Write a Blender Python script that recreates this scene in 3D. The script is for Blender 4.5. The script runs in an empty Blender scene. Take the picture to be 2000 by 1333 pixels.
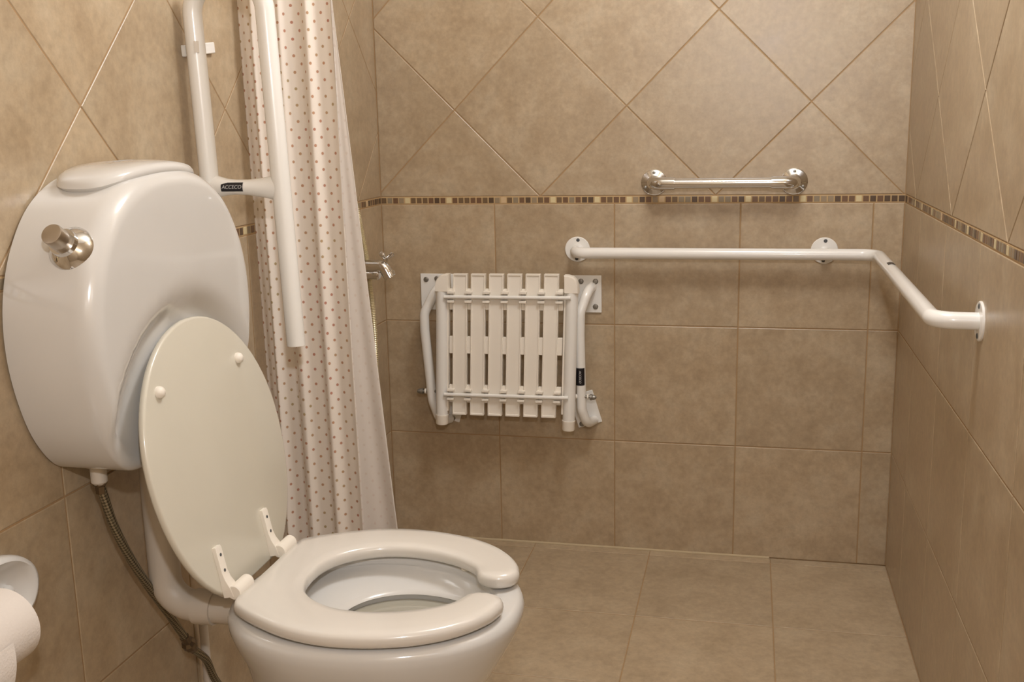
import bpy, math, random
from mathutils import Vector, Matrix
random.seed(7)
PI = math.pi
scene = bpy.context.scene
COL = scene.collection

# ------------------------------------------------------------------ camera
def cam_axes(yaw, pitch, roll):
    cy, sy, cp, sp = math.cos(yaw), math.sin(yaw), math.cos(pitch), math.sin(pitch)
    fwd = Vector((-sy * cp, cy * cp, -sp)); right = Vector((cy, sy, 0)); up = right.cross(fwd)
    c, s = math.cos(roll), math.sin(roll)
    return c * right + s * up, c * up - s * right, fwd
_r, _u, _f = cam_axes(0.22241, 0.20258, -0.02067)
cam = bpy.data.objects.new('camera', bpy.data.cameras.new('camera'))
COL.objects.link(cam)
M = Matrix.Identity(4)
for i in range(3):
    M[i][0] = _r[i]; M[i][1] = _u[i]; M[i][2] = -_f[i]
M.translation = Vector((1.01592, -2.8513, 1.20185))
cam.matrix_world = M
cam.data.sensor_width = 36.0
cam.data.sensor_fit = 'HORIZONTAL'
cam.data.lens = 2062.02 / 2000 * 36.0
cam.data.clip_start = 0.02
scene.camera = cam

# ------------------------------------------------------------------ world, light, exposure
W = 1.40305          # room width
T = 0.333            # wall tile
DZ = -0.0119
ZM = 3 * T + DZ      # underside of the mosaic band
ZT = ZM + 0.0204     # top of the mosaic band
HD = T * 0.70711     # half diagonal of the diamond tiles
YN = -3.35           # wall behind the camera
ZC = 2.40            # ceiling
world = bpy.data.worlds.new('world'); scene.world = world
world.use_nodes = True
world.node_tree.nodes['Background'].inputs[0].default_value = (0.9, 0.85, 0.78, 1)
world.node_tree.nodes['Background'].inputs[1].default_value = 0.02
scene.view_settings.view_transform = 'Standard'
scene.view_settings.look = 'None'
scene.view_settings.gamma = 1.0
scene.view_settings.use_curve_mapping = False
scene.view_settings.exposure = -0.12

def lamp(name, loc, power, color, radius):
    l = bpy.data.lights.new(name, 'POINT'); l.energy = power; l.color = color; l.shadow_soft_size = radius
    o = bpy.data.objects.new(name, l); o.location = loc; COL.objects.link(o); return o
LAMP = (0.98, -1.06, 2.20)
lamp('ceiling_bulb', LAMP, 43, (0.96, 0.985, 1.04), 0.16)
lamp('camera_flash', (1.07, -2.86, 1.55), 37.0, (0.96, 0.985, 1.05), 0.03)

# ------------------------------------------------------------------ materials
def srgb(r, g, b):
    f = lambda c: (c / 255 / 12.92) if c <= 10 else (((c / 255) + 0.055) / 1.055) ** 2.4
    return (f(r), f(g), f(b), 1)
def newmat(name):
    m = bpy.data.materials.new(name); m.use_nodes = True
    nt = m.node_tree; return m, nt, nt.nodes['Principled BSDF']
def plain(name, col, rough=0.5, metal=0.0, coat=0.0, spec=0.5, bump=0.0, bscale=200):
    m, nt, b = newmat(name)
    b.inputs['Roughness'].default_value = rough
    b.inputs['Metallic'].default_value = metal
    b.inputs['Coat Weight'].default_value = coat
    b.inputs['Coat Roughness'].default_value = 0.06
    b.inputs['Specular IOR Level'].default_value = spec
    tc = nt.nodes.new('ShaderNodeTexCoord'); nz = nt.nodes.new('ShaderNodeTexNoise')
    nz.inputs['Scale'].default_value = 9; nz.inputs['Detail'].default_value = 4
    nt.links.new(tc.outputs['Object'], nz.inputs['Vector'])
    mx = nt.nodes.new('ShaderNodeMix'); mx.data_type = 'RGBA'
    mx.inputs[6].default_value = col
    mx.inputs[7].default_value = tuple(c * 0.93 for c in col[:3]) + (1,)
    nt.links.new(nz.outputs['Fac'], mx.inputs[0]); nt.links.new(mx.outputs[2], b.inputs['Base Color'])
    if bump:
        n2 = nt.nodes.new('ShaderNodeTexNoise'); n2.inputs['Scale'].default_value = bscale
        nt.links.new(tc.outputs['Object'], n2.inputs['Vector'])
        bp = nt.nodes.new('ShaderNodeBump'); bp.inputs['Strength'].default_value = bump; bp.inputs['Distance'].default_value = 0.002
        nt.links.new(n2.outputs['Fac'], bp.inputs['Height']); nt.links.new(bp.outputs['Normal'], b.inputs['Normal'])
    return m
def tile_mat(name, c1, c2, c3, rough):
    m, nt, b = newmat(name); N = nt.nodes.new; L = nt.links.new
    tc = N('ShaderNodeTexCoord'); oi = N('ShaderNodeObjectInfo')
    mul = N('ShaderNodeMath'); mul.operation = 'MULTIPLY'; mul.inputs[1].default_value = 37.0
    L(oi.outputs['Random'], mul.inputs[0])
    add = N('ShaderNodeVectorMath'); add.operation = 'ADD'
    L(tc.outputs['Object'], add.inputs[0]); L(mul.outputs[0], add.inputs[1])
    n1 = N('ShaderNodeTexNoise'); n1.inputs['Scale'].default_value = 11; n1.inputs['Detail'].default_value = 10; n1.inputs['Roughness'].default_value = 0.68
    n2 = N('ShaderNodeTexNoise'); n2.inputs['Scale'].default_value = 60; n2.inputs['Detail'].default_value = 6; n2.inputs['Roughness'].default_value = 0.7
    L(add.outputs[0], n1.inputs['Vector']); L(add.outputs[0], n2.inputs['Vector'])
    r1 = N('ShaderNodeValToRGB'); e = r1.color_ramp.elements
    e[0].position = 0.30; e[0].color = c1; e[1].position = 0.72; e[1].color = c3
    k = e.new(0.5); k.color = c2
    L(n1.outputs['Fac'], r1.inputs['Fac'])
    r2 = N('ShaderNodeMapRange'); r2.inputs[1].default_value = 0.3; r2.inputs[2].default_value = 0.7; r2.inputs[3].default_value = 0.87; r2.inputs[4].default_value = 1.13
    L(n2.outputs['Fac'], r2.inputs[0])
    r3 = N('ShaderNodeMapRange'); r3.inputs[3].default_value = 0.95; r3.inputs[4].default_value = 1.05
    L(oi.outputs['Random'], r3.inputs[0])
    mm = N('ShaderNodeMath'); mm.operation = 'MULTIPLY'; L(r2.outputs[0], mm.inputs[0]); L(r3.outputs[0], mm.inputs[1])
    vm = N('ShaderNodeVectorMath'); vm.operation = 'SCALE'; L(r1.outputs['Color'], vm.inputs[0]); L(mm.outputs[0], vm.inputs['Scale'])
    L(vm.outputs[0], b.inputs['Base Color'])
    rr = N('ShaderNodeMapRange'); rr.inputs[3].default_value = rough - 0.08; rr.inputs[4].default_value = rough + 0.14
    L(n1.outputs['Fac'], rr.inputs[0]); L(rr.outputs[0], b.inputs['Roughness'])
    b.inputs['Specular IOR Level'].default_value = 0.8
    bp = N('ShaderNodeBump'); bp.inputs['Strength'].default_value = 0.12; bp.inputs['Distance'].default_value = 0.002
    L(n2.outputs['Fac'], bp.inputs['Height']); L(bp.outputs['Normal'], b.inputs['Normal'])
    return m
MT = {}
MT['tile'] = tile_mat('beige_wall_tile', srgb(160, 139, 111), srgb(172, 152, 124), srgb(184, 167, 141), 0.33)
MT['floor_tile'] = tile_mat('beige_floor_tile', srgb(162, 142, 114), srgb(172, 152, 124), srgb(183, 164, 136), 0.5)
MT['grout'] = plain('tan_grout', srgb(166, 136, 99), 0.9, bump=0.3)
MT['grout_pale'] = plain('honey_grout', srgb(186, 158, 116), 0.85)
MT['caulk'] = plain('pale_caulk', srgb(190, 172, 140), 0.7)
MT['ceramic'] = plain('white_vitreous_china', srgb(214, 212, 208), 0.16, coat=0.6)
MT['lidpaint'] = plain('cream_lacquered_seat', srgb(212, 207, 192), 0.22, coat=0.3)
MT['seatpaint'] = plain('white_lacquered_seat', srgb(222, 217, 209), 0.2, coat=0.5)
MT['plastic'] = plain('ivory_plastic', srgb(240, 233, 221), 0.42)
MT['slat'] = plain('cream_plastic_slat', srgb(243, 236, 224), 0.48)
MT['enamel'] = plain('white_enamelled_steel', srgb(238, 236, 231), 0.25, coat=0.4)
MT['pvc'] = plain('white_pvc', srgb(206, 196, 182), 0.45)
MT['chrome'] = plain('chrome', (0.72, 0.72, 0.72, 1), 0.08, metal=1.0)
MT['brushed'] = plain('brushed_nickel', srgb(196, 188, 178), 0.3, metal=1.0)
MT['steel'] = plain('zinc_screw', srgb(150, 147, 140), 0.4, metal=0.8)
MT['hole'] = plain('dark_screw_hole', srgb(75, 78, 80), 0.6)
MT['black'] = plain('black_label', srgb(24, 24, 30), 0.35)
MT['ink'] = plain('silver_lettering', srgb(205, 205, 205), 0.4)
MT['paper'] = plain('white_tissue', srgb(222, 214, 206), 0.95, spec=0.1, bump=0.4, bscale=300)
MT['card'] = plain('cardboard_core', srgb(160, 130, 95), 0.9)
MT['paint'] = plain('off_white_paint', srgb(222, 212, 194), 0.8)
MT['wood'] = plain('door_varnish', srgb(120, 80, 50), 0.5)
MT['brass'] = plain('dark_fitting', srgb(120, 105, 85), 0.35, metal=0.9)
m, nt, b = newmat('opal_glass'); b.inputs['Base Color'].default_value = (1, 1, 1, 1); b.inputs['Emission Color'].default_value = (1, 0.86, 0.68, 1); b.inputs['Emission Strength'].default_value = 6
MT['opal'] = m
m, nt, b = newmat('bowl_water'); b.inputs['Base Color'].default_value = srgb(168, 164, 150); b.inputs['Roughness'].default_value = 0.03; b.inputs['Coat Weight'].default_value = 0.6; MT['water'] = m
MOS = [plain('mosaic_' + n, c, r) for n, c, r in (
    ('umber', srgb(88, 70, 54), 0.3), ('rust', srgb(112, 84, 62), 0.3), ('grey', srgb(138, 124, 102), 0.3),
    ('taupe', srgb(148, 130, 104), 0.35), ('walnut', srgb(112, 90, 66), 0.3), ('honey', srgb(212, 196, 154), 0.3), ('sand', srgb(200, 174, 138), 0.35))]
def braid_mat(name, c, scale):
    m, nt, b = newmat(name); N = nt.nodes.new; L = nt.links.new
    uv = N('ShaderNodeTexCoord'); ch = N('ShaderNodeTexChecker'); ch.inputs['Scale'].default_value = 1
    mp = N('ShaderNodeMapping'); mp.inputs['Scale'].default_value = (12, scale, 1); mp.inputs['Rotation'].default_value = (0, 0, 0.7)
    L(uv.outputs['UV'], mp.inputs['Vector']); L(mp.outputs[0], ch.inputs['Vector'])
    ch.inputs['Color1'].default_value = c; ch.inputs['Color2'].default_value = tuple(x * 0.35 for x in c[:3]) + (1,)
    L(ch.outputs['Color'], b.inputs['Base Color']); b.inputs['Metallic'].default_value = 0.75; b.inputs['Roughness'].default_value = 0.38
    return m
MT['braid'] = braid_mat('steel_braid', srgb(158, 148, 124), 260)
MT['ribbed'] = plain('ribbed_chrome_hose', srgb(214, 202, 168), 0.3, metal=0.55)
def dot_mat(name, faint):
    m, nt, b = newmat(name); N = nt.nodes.new; L = nt.links.new
    def math_(op, a, c=None, d=None):
        n = N('ShaderNodeMath'); n.operation = op
        for i, v in enumerate((a, c, d)):
            if v is None: continue
            if isinstance(v, (int, float)): n.inputs[i].default_value = v
            else: L(v, n.inputs[i])
        return n.outputs[0]
    tc = N('ShaderNodeTexCoord'); sp = N('ShaderNodeSeparateXYZ'); L(tc.outputs['UV'], sp.inputs[0])
    S = 0.0320
    def grid(off):
        out = []
        for o in ('X', 'Y'):
            f = math_('FRACT', math_('ADD', math_('DIVIDE', sp.outputs[o], S * (0.9 if o == 'X' else 1.0)), off))
            d = math_('SUBTRACT', f, 0.5); out.append(math_('MULTIPLY', d, d))
        return math_('SQRT', math_('ADD', out[0], out[1]))
    dist = math_('MINIMUM', grid(0.0), grid(0.5))
    mr = N('ShaderNodeMapRange'); mr.inputs[1].default_value = 0.075; mr.inputs[2].default_value = 0.11; mr.inputs[3].default_value = 1; mr.inputs[4].default_value = 0
    L(dist, mr.inputs[0])
    nz = N('ShaderNodeTexNoise'); nz.inputs['Scale'].default_value = 9; L(tc.outputs['UV'], nz.inputs['Vector'])
    rp = N('ShaderNodeValToRGB'); e = rp.color_ramp.elements
    e[0].position = 0.36; e[0].color = srgb(190, 118, 92); e[1].position = 0.64; e[1].color = srgb(180, 156, 104)
    k = e.new(0.5); k.color = srgb(192, 138, 96)
    L(nz.outputs['Fac'], rp.inputs['Fac'])
    base = srgb(246, 237, 226) if not faint else srgb(234, 226, 218)
    mx = N('ShaderNodeMix'); mx.data_type = 'RGBA'; mx.inputs[6].default_value = base
    if faint:
        f = math_('MULTIPLY', mr.outputs[0], 0.14); L(f, mx.inputs[0])
    else:
        L(math_('MULTIPLY', mr.outputs[0], 0.85), mx.inputs[0])
    L(rp.outputs['Color'], mx.inputs[7]); L(mx.outputs[2], b.inputs['Base Color'])
    b.inputs['Roughness'].default_value = 0.7; b.inputs['Specular IOR Level'].default_value = 0.25
    tr = N('ShaderNodeBsdfTranslucent'); L(mx.outputs[2], tr.inputs['Color'])
    ms = N('ShaderNodeMixShader'); ms.inputs[0].default_value = 0.22
    L(b.outputs[0], ms.inputs[1]); L(tr.outputs[0], ms.inputs[2])
    L(ms.outputs[0], nt.nodes['Material Output'].inputs['Surface'])
    wv = N('ShaderNodeTexNoise'); wv.inputs['Scale'].default_value = 26; L(tc.outputs['UV'], wv.inputs['Vector'])
    bp = N('ShaderNodeBump'); bp.inputs['Strength'].default_value = 0.15; bp.inputs['Distance'].default_value = 0.004
    L(wv.outputs['Fac'], bp.inputs['Height']); L(bp.outputs['Normal'], b.inputs['Normal'])
    return m
MT['dots'] = dot_mat('polka_dot_fabric', False)
MT['dots_back'] = dot_mat('fabric_reverse', True)

# ------------------------------------------------------------------ mesh helpers
class MB:
    def __init__(s): s.v = []; s.f = []; s.mi = []; s.uv = None
    def add(s, vs, fs, mi=0):
        o = len(s.v); s.v += [tuple(x) for x in vs]; s.f += [tuple(i + o for i in f) for f in fs]; s.mi += [mi] * len(fs)
    def loft(s, rings, closed=True, cap0=True, cap1=True):
        n = len(rings[0]); vs = [p for r in rings for p in r]; fs = []
        for i in range(len(rings) - 1):
            for j in range(n if closed else n - 1):
                k = (j + 1) % n
                fs.append((i * n + j, i * n + k, (i + 1) * n + k, (i + 1) * n + j))
        if cap0: fs.append(tuple(range(n))[::-1])
        if cap1: fs.append(tuple((len(rings) - 1) * n + j for j in range(n)))
        s.add(vs, fs)
    def tube(s, pts, r, seg=16, cap=True, radii=None):
        pts = [Vector(p) for p in pts]
        rings = []; t = (pts[1] - pts[0]).normalized()
        nrm = t.orthogonal().normalized()
        for i, p in enumerate(pts):
            if i == 0: d = pts[1] - pts[0]
            elif i == len(pts) - 1: d = pts[-1] - pts[-2]
            else: d = (pts[i + 1] - p).normalized() + (p - pts[i - 1]).normalized()
            d.normalize(); nrm = (nrm - d * nrm.dot(d)).normalized(); bn = d.cross(nrm)
            rr = radii[i] if radii else r
            rings.append([p + (nrm * math.cos(2 * PI * k / seg) + bn * math.sin(2 * PI * k / seg)) * rr for k in range(seg)])
        s.loft(rings, True, cap, cap)
    def lathe(s, prof, origin, axis, seg=32):
        """prof: list of (radius, distance along the axis)"""
        a = Vector(axis).normalized(); n = a.orthogonal().normalized(); bn = a.cross(n); o = Vector(origin)
        rings = [[o + a * h + (n * math.cos(2 * PI * k / seg) + bn * math.sin(2 * PI * k / seg)) * max(r, 1e-5) for k in range(seg)] for r, h in prof]
        s.loft(rings, True, True, True)
    def box(s, lo, hi, bev=0.0, rot=None, pivot=None):
        x0, y0, z0 = lo; x1, y1, z1 = hi; b = bev
        if b <= 0:
            vs = [Vector((x, y, z)) for x in (x0, x1) for y in (y0, y1) for z in (z0, z1)]
            fs = [(0, 1, 3, 2), (4, 6, 7, 5), (0, 4, 5, 1), (2, 3, 7, 6), (0, 2, 6, 4), (1, 5, 7, 3)]
        else:
            vs = []; idx = {}
            for i, x in enumerate((x0, x1)):
                for j, y in enumerate((y0, y1)):
                    for k, z in enumerate((z0, z1)):
                        sx, sy, sz = (1 if i == 0 else -1), (1 if j == 0 else -1), (1 if k == 0 else -1)
                        for ax in range(3):
                            v = [x + sx * b, y + sy * b, z + sz * b]; v[ax] = (x, y, z)[ax]
                            idx[i, j, k, ax] = len(vs); vs.append(Vector(v))
            fs = []
            for ax in range(3):
                o1, o2 = [a for a in range(3) if a != ax]
                for e in (0, 1):
                    q = []
                    for a, c in ((0, 0), (1, 0), (1, 1), (0, 1)):
                        t = [0, 0, 0]; t[ax] = e; t[o1] = a; t[o2] = c; q.append(idx[t[0], t[1], t[2], ax])
                    fs.append(tuple(q))
            for ax in range(3):
                o1, o2 = [a for a in range(3) if a != ax]
                for a in (0, 1):
                    for c in (0, 1):
                        q = []
                        for e, aa in ((0, o1), (1, o1), (1, o2), (0, o2)):
                            t = [0, 0, 0]; t[ax] = e; t[o1] = a; t[o2] = c; q.append(idx[t[0], t[1], t[2], aa])
                        fs.append(tuple(q))
            for i in (0, 1):
                for j in (0, 1):
                    for k in (0, 1): fs.append((idx[i, j, k, 0], idx[i, j, k, 1], idx[i, j, k, 2]))
        if rot is not None:
            pv = Vector(pivot); vs = [rot @ (v - pv) + pv for v in vs]
        s.add(vs, fs)
    def build(s, name, mats, parent=None, smooth=35, loc=None):
        me = bpy.data.meshes.new(name)
        off = Vector(loc) if loc is not None else Vector((0, 0, 0))
        me.from_pydata([tuple(Vector(v) - off) for v in s.v], [], s.f)
        if not isinstance(mats, (list, tuple)): mats = [mats]
        for mm in mats: me.materials.append(mm)
        me.polygons.foreach_set('material_index', s.mi)
        import bmesh
        bm = bmesh.new(); bm.from_mesh(me); bmesh.ops.recalc_face_normals(bm, faces=bm.faces); bm.to_mesh(me); bm.free()
        if smooth:
            me.polygons.foreach_set('use_smooth', [True] * len(me.polygons))
            me.set_sharp_from_angle(angle=math.radians(smooth))
        if s.uv:
            uvl = me.uv_layers.new(name='UVMap')
            for l in me.loops: uvl.data[l.index].uv = s.uv[l.vertex_index]
        me.update()
        o = bpy.data.objects.new(name, me); COL.objects.link(o)
        if parent is not None:
            o.parent = parent
            o.location = off - world_loc(parent)
        else: o.location = off
        return o
def world_loc(o):
    l = Vector(o.location)
    while o.parent: o = o.parent; l += Vector(o.location)
    return l
def tag(o, label=None, cat=None, group=None, kind=None):
    if label: o['label'] = label
    if cat: o['category'] = cat
    if group: o['group'] = group
    if kind: o['kind'] = kind
    return o
def thing(name, loc, label, cat, group=None):
    o = bpy.data.objects.new(name, None); o.empty_display_size = 0.05; o.location = loc; COL.objects.link(o)
    return tag(o, label, cat, group)
def fillet(pts, r, n=8):
    pts = [Vector(p) for p in pts]; out = [pts[0]]
    for i in range(1, len(pts) - 1):
        a, p, c = pts[i - 1], pts[i], pts[i + 1]
        d1 = (a - p).normalized(); d2 = (c - p).normalized(); ang = d1.angle(d2)
        rr = r[i - 1] if isinstance(r, (list, tuple)) else r
        t = min(rr / math.tan(ang / 2), (a - p).length * 0.49, (c - p).length * 0.49)
        p0, p1 = p + d1 * t, p + d2 * t
        rad = t * math.tan(ang / 2); bis = (d1 + d2).normalized(); cen = p + bis * math.hypot(t, rad)
        v0, v1 = p0 - cen, p1 - cen; th = v0.angle(v1)
        for k in range(n + 1):
            s = k / n
            out.append(cen + (v0 * math.sin((1 - s) * th) + v1 * math.sin(s * th)) / math.sin(th))
    out.append(pts[-1]); return out
def spline(pts, n=8, closed=False):
    pts = [Vector(p) for p in pts]; m = len(pts); out = []
    for i in range(m if closed else m - 1):
        if closed: a, b_, c, d = pts[i - 1], pts[i], pts[(i + 1) % m], pts[(i + 2) % m]
        else: a, b_, c, d = pts[max(i - 1, 0)], pts[i], pts[i + 1], pts[min(i + 2, m - 1)]
        for k in range(n):
            t = k / n
            out.append(0.5 * ((2 * b_) + (c - a) * t + (2 * a - 5 * b_ + 4 * c - d) * t * t + (3 * b_ - a - 3 * c + d) * t ** 3))
    if not closed: out.append(pts[-1])
    return out
def text_mesh(body, size, mat, name, parent, matrix, shear=0.0):
    cu = bpy.data.curves.new(name, 'FONT'); cu.body = body; cu.size = size; cu.align_x = 'CENTER'; cu.align_y = 'CENTER'; cu.shear = shear; cu.extrude = 0.0001
    tmp = bpy.data.objects.new('tmp_text', cu); COL.objects.link(tmp)
    bpy.context.view_layer.update()
    me = bpy.data.meshes.new_from_object(tmp.evaluated_get(bpy.context.evaluated_depsgraph_get()))
    bpy.data.objects.remove(tmp); me.materials.clear(); me.materials.append(mat); me.name = name
    me.transform(matrix)
    c = sum((v.co for v in me.vertices), Vector()) / len(me.vertices)
    me.transform(Matrix.Translation(-c))
    o = bpy.data.objects.new(name, me); COL.objects.link(o); o.parent = parent; o.location = c - world_loc(parent)
    return o
def frame_matrix(origin, xdir, ydir):
    x = Vector(xdir).normalized(); z = x.cross(Vector(ydir)).normalized(); y = z.cross(x)
    M_ = Matrix((x, y, z)).transposed().to_4x4(); M_.translation = Vector(origin); return M_

# ------------------------------------------------------------------ room shell
def clip(poly, a, b_, c):           # keep a*x+b*y<=c
    out = []
    for i, p in enumerate(poly):
        q = poly[(i + 1) % len(poly)]; dp = a * p[0] + b_ * p[1] - c; dq = a * q[0] + b_ * q[1] - c
        if dp <= 0: out.append(p)
        if dp * dq < 0:
            t = dp / (dp - dq); out.append((p[0] + (q[0] - p[0]) * t, p[1] + (q[1] - p[1]) * t))
    return out
def area(p): return 0.5 * sum(p[i][0] * p[(i + 1) % len(p)][1] - p[(i + 1) % len(p)][0] * p[i][1] for i in range(len(p)))
def inset(poly, d):
    if area(poly) < 0: poly = poly[::-1]
    res = list(poly)
    for i, p in enumerate(poly):
        q = poly[(i + 1) % len(poly)]; ex, ey = q[0] - p[0], q[1] - p[1]; l = math.hypot(ex, ey)
        if l < 1e-6: continue
        nx, ny = ey / l, -ex / l
        res = clip(res, nx, ny, nx * p[0] + ny * p[1] - d)
        if len(res) < 3: return []
    clean = []
    for p in res:
        if not clean or math.hypot(p[0] - clean[-1][0], p[1] - clean[-1][1]) > 1e-5: clean.append(p)
    if len(clean) > 1 and math.hypot(clean[0][0] - clean[-1][0], clean[0][1] - clean[-1][1]) < 1e-5: clean.pop()
    return clean
_tilecache = {}
def piece(name, poly, to3, nrm, mat, parent, joint=0.003, depth=0.005, bev=0.0012, key=None):
    """a tile: polygon in wall coordinates, its face in the wall plane, joint recessed around it"""
    p0 = inset(poly, joint / 2)
    if len(p0) < 3 or abs(area(p0)) < 2e-5: return None
    p1 = inset(p0, bev)
    if len(p1) != len(p0): p1 = p0
    cx = sum(p[0] for p in p0) / len(p0); cy = sum(p[1] for p in p0) / len(p0)
    c3 = to3(cx, cy); n = Vector(nrm)
    k = (key, mat.name, tuple((round(p[0] - cx, 4), round(p[1] - cy, 4)) for p in p0))
    me = _tilecache.get(k)
    if me is None:
        mb = MB()
        r0 = [to3(*p) - c3 - n * depth for p in p0]; r1 = [to3(*p) - c3 - n * bev * 0.6 for p in p0]; r2 = [to3(*p) - c3 for p in p1]
        mb.loft([r0, r1, r2], True, True, True)
        tmp = mb.build(name, mat, None, smooth=0); me = tmp.data; bpy.data.objects.remove(tmp); _tilecache[k] = me
    o = bpy.data.objects.new(name, me); COL.objects.link(o); o.parent = parent
    o.location = c3 + n * random.uniform(-0.0003, 0.0003) - world_loc(parent)
    return o
def tiled_wall(wall, to3, nrm, a0, a1, joints, diamond_a, key):
    zs = [0, T + DZ, 2 * T + DZ, ZM]; cuts = [a0] + [j for j in joints if a0 + 0.005 < j < a1 - 0.005] + [a1]
    for r in range(3):
        for c in range(len(cuts) - 1):
            piece('tile', [(cuts[c], zs[r]), (cuts[c + 1], zs[r]), (cuts[c + 1], zs[r + 1]), (cuts[c], zs[r + 1])], to3, nrm, MT['tile'], wall, key=key)
    nj = int((ZC - ZT) / HD) + 2
    i0 = int((a0 - diamond_a) / HD) - 2; i1 = int((a1 - diamond_a) / HD) + 2
    for j in range(0, nj + 1):
        for i in range(i0, i1 + 1):
            if (i + j) % 2 == 0: continue
            x, z = diamond_a + i * HD, ZT + j * HD
            p = [(x - HD, z), (x, z - HD), (x + HD, z), (x, z + HD)]
            for pl in ((-1, 0, -a0), (1, 0, a1), (0, -1, -ZT), (0, 1, ZC)):
                p = clip(p, *pl)
                if len(p) < 3: break
            if len(p) >= 3: piece('tile', p, to3, nrm, MT['tile'], wall, key=key)
    piece('mosaic_grout', [(a0, ZM), (a1, ZM), (a1, ZT), (a0, ZT)], lambda a, z: to3(a, z) - Vector(nrm) * 0.0007, nrm, MT['grout_pale'], wall, joint=0.0, depth=0.003, key=key + 'g')
    pitch = 0.0172; n = int((a1 - a0) / pitch); pitch = (a1 - a0) / n; run = 0
    for k in range(n):
        run += 1
        if run > random.choice((4, 6, 7, 8)): mi = random.choice((5, 5, 6)); run = 0
        else: mi = random.choice((0, 0, 1, 2, 3, 4, 4, 1))
        x = a0 + k * pitch
        piece('mosaic_tile', [(x, ZM + 0.001), (x + pitch, ZM + 0.001), (x + pitch, ZT - 0.001), (x, ZT - 0.001)], to3, nrm, MOS[mi], wall, joint=0.0034, bev=0.0006, key=key + 'm')
G = 0.0012      # grout lies this far behind the tile faces
def shell(name, lo, hi, mat):
    mb = MB(); mb.box(lo, hi); c = (Vector(lo) + Vector(hi)) / 2
    o = mb.build(name, mat, None, smooth=0, loc=c); o['kind'] = 'structure'; return o
wb = shell('wall_back', (-0.1, G, 0.0), (W + 0.1, 0.1, ZC), MT['grout'])
tag(wb, 'beige tiled shower wall at the far end with a mosaic band')
wl = shell('wall_left', (-0.1, YN, 0.0), (-G, G, ZC), MT['grout'])
tag(wl, 'beige tiled wall behind the cistern and shower curtain')
wr = shell('wall_right', (W + G, YN, 0.0), (W + 0.1, G, ZC), MT['grout'])
tag(wr, 'beige tiled wall along the right edge of the photo')
tiled_wall(wb, lambda a, z: Vector((a, 0, z)), (0, -1, 0), 0.0, W, [0.32856 + k * T for k in range(-1, 5)], 0.45848, 'b')
tiled_wall(wl, lambda a, z: Vector((0, a, z)), (1, 0, 0), -2.4, 0.0, [-1.49732 + k * T for k in range(-4, 6)], -1.358 - HD, 'l')
tiled_wall(wr, lambda a, z: Vector((W, a, z)), (-1, 0, 0), -1.8, 0.0, [-0.59547 + k * T for k in range(-5, 3)], -0.645, 'r')
# plain rendered surfaces of the walls beyond the tiled part in view
wf = shell('wall_front', (-0.1, YN - 0.1, 0.0), (W + 0.1, YN, ZC), MT['tile']); tag(wf, 'wall behind the photographer')
ce = shell('ceiling', (-0.1, YN - 0.1, ZC), (W + 0.1, 0.1, ZC + 0.1), MT['paint']); tag(ce, 'off white painted ceiling')
for nm, par, x, n in (('tile', wl, 0.0, 1), ('tile', wr, W, -1)):
    y1 = -2.4 if n > 0 else -1.8
    piece(nm, [(YN, 0), (y1, 0), (y1, ZC), (YN, ZC)], lambda a, z, x=x: Vector((x, a, z)), (n, 0, 0), MT['tile'], par, key='e' + str(n))
fl = shell('floor', (-0.1, YN - 0.1, -0.1), (W + 0.1, 0.1, -G), MT['grout']); tag(fl, 'beige tiled shower floor')
xs = [0, 0.098, 0.431, 0.764, 1.097, W]
ys = [0, -0.037, -0.418] + [-0.418 - T * k for k in range(1, 9)] + [YN]
ys = [y for y in ys if y >= YN]
for i in range(len(xs) - 1):
    for j in range(len(ys) - 1):
        piece('tile', [(xs[i], ys[j + 1]), (xs[i + 1], ys[j + 1]), (xs[i + 1], ys[j]), (xs[i], ys[j])], lambda a, c: Vector((a, c, 0)), (0, 0, 1), MT['floor_tile'], fl, joint=0.0026 if j else 0.0014, key='f')
mb = MB(); mb.tube([(0.0, -0.0015, 0.001), (W * 0.78, -0.0015, 0.001)], 0.004, 8)
tr = mb.build('trim_1', MT['caulk'], None, loc=(0.5, 0, 0)); tr['kind'] = 'structure'; tag(tr, 'pale caulk bead where the back wall meets the floor')

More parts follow.
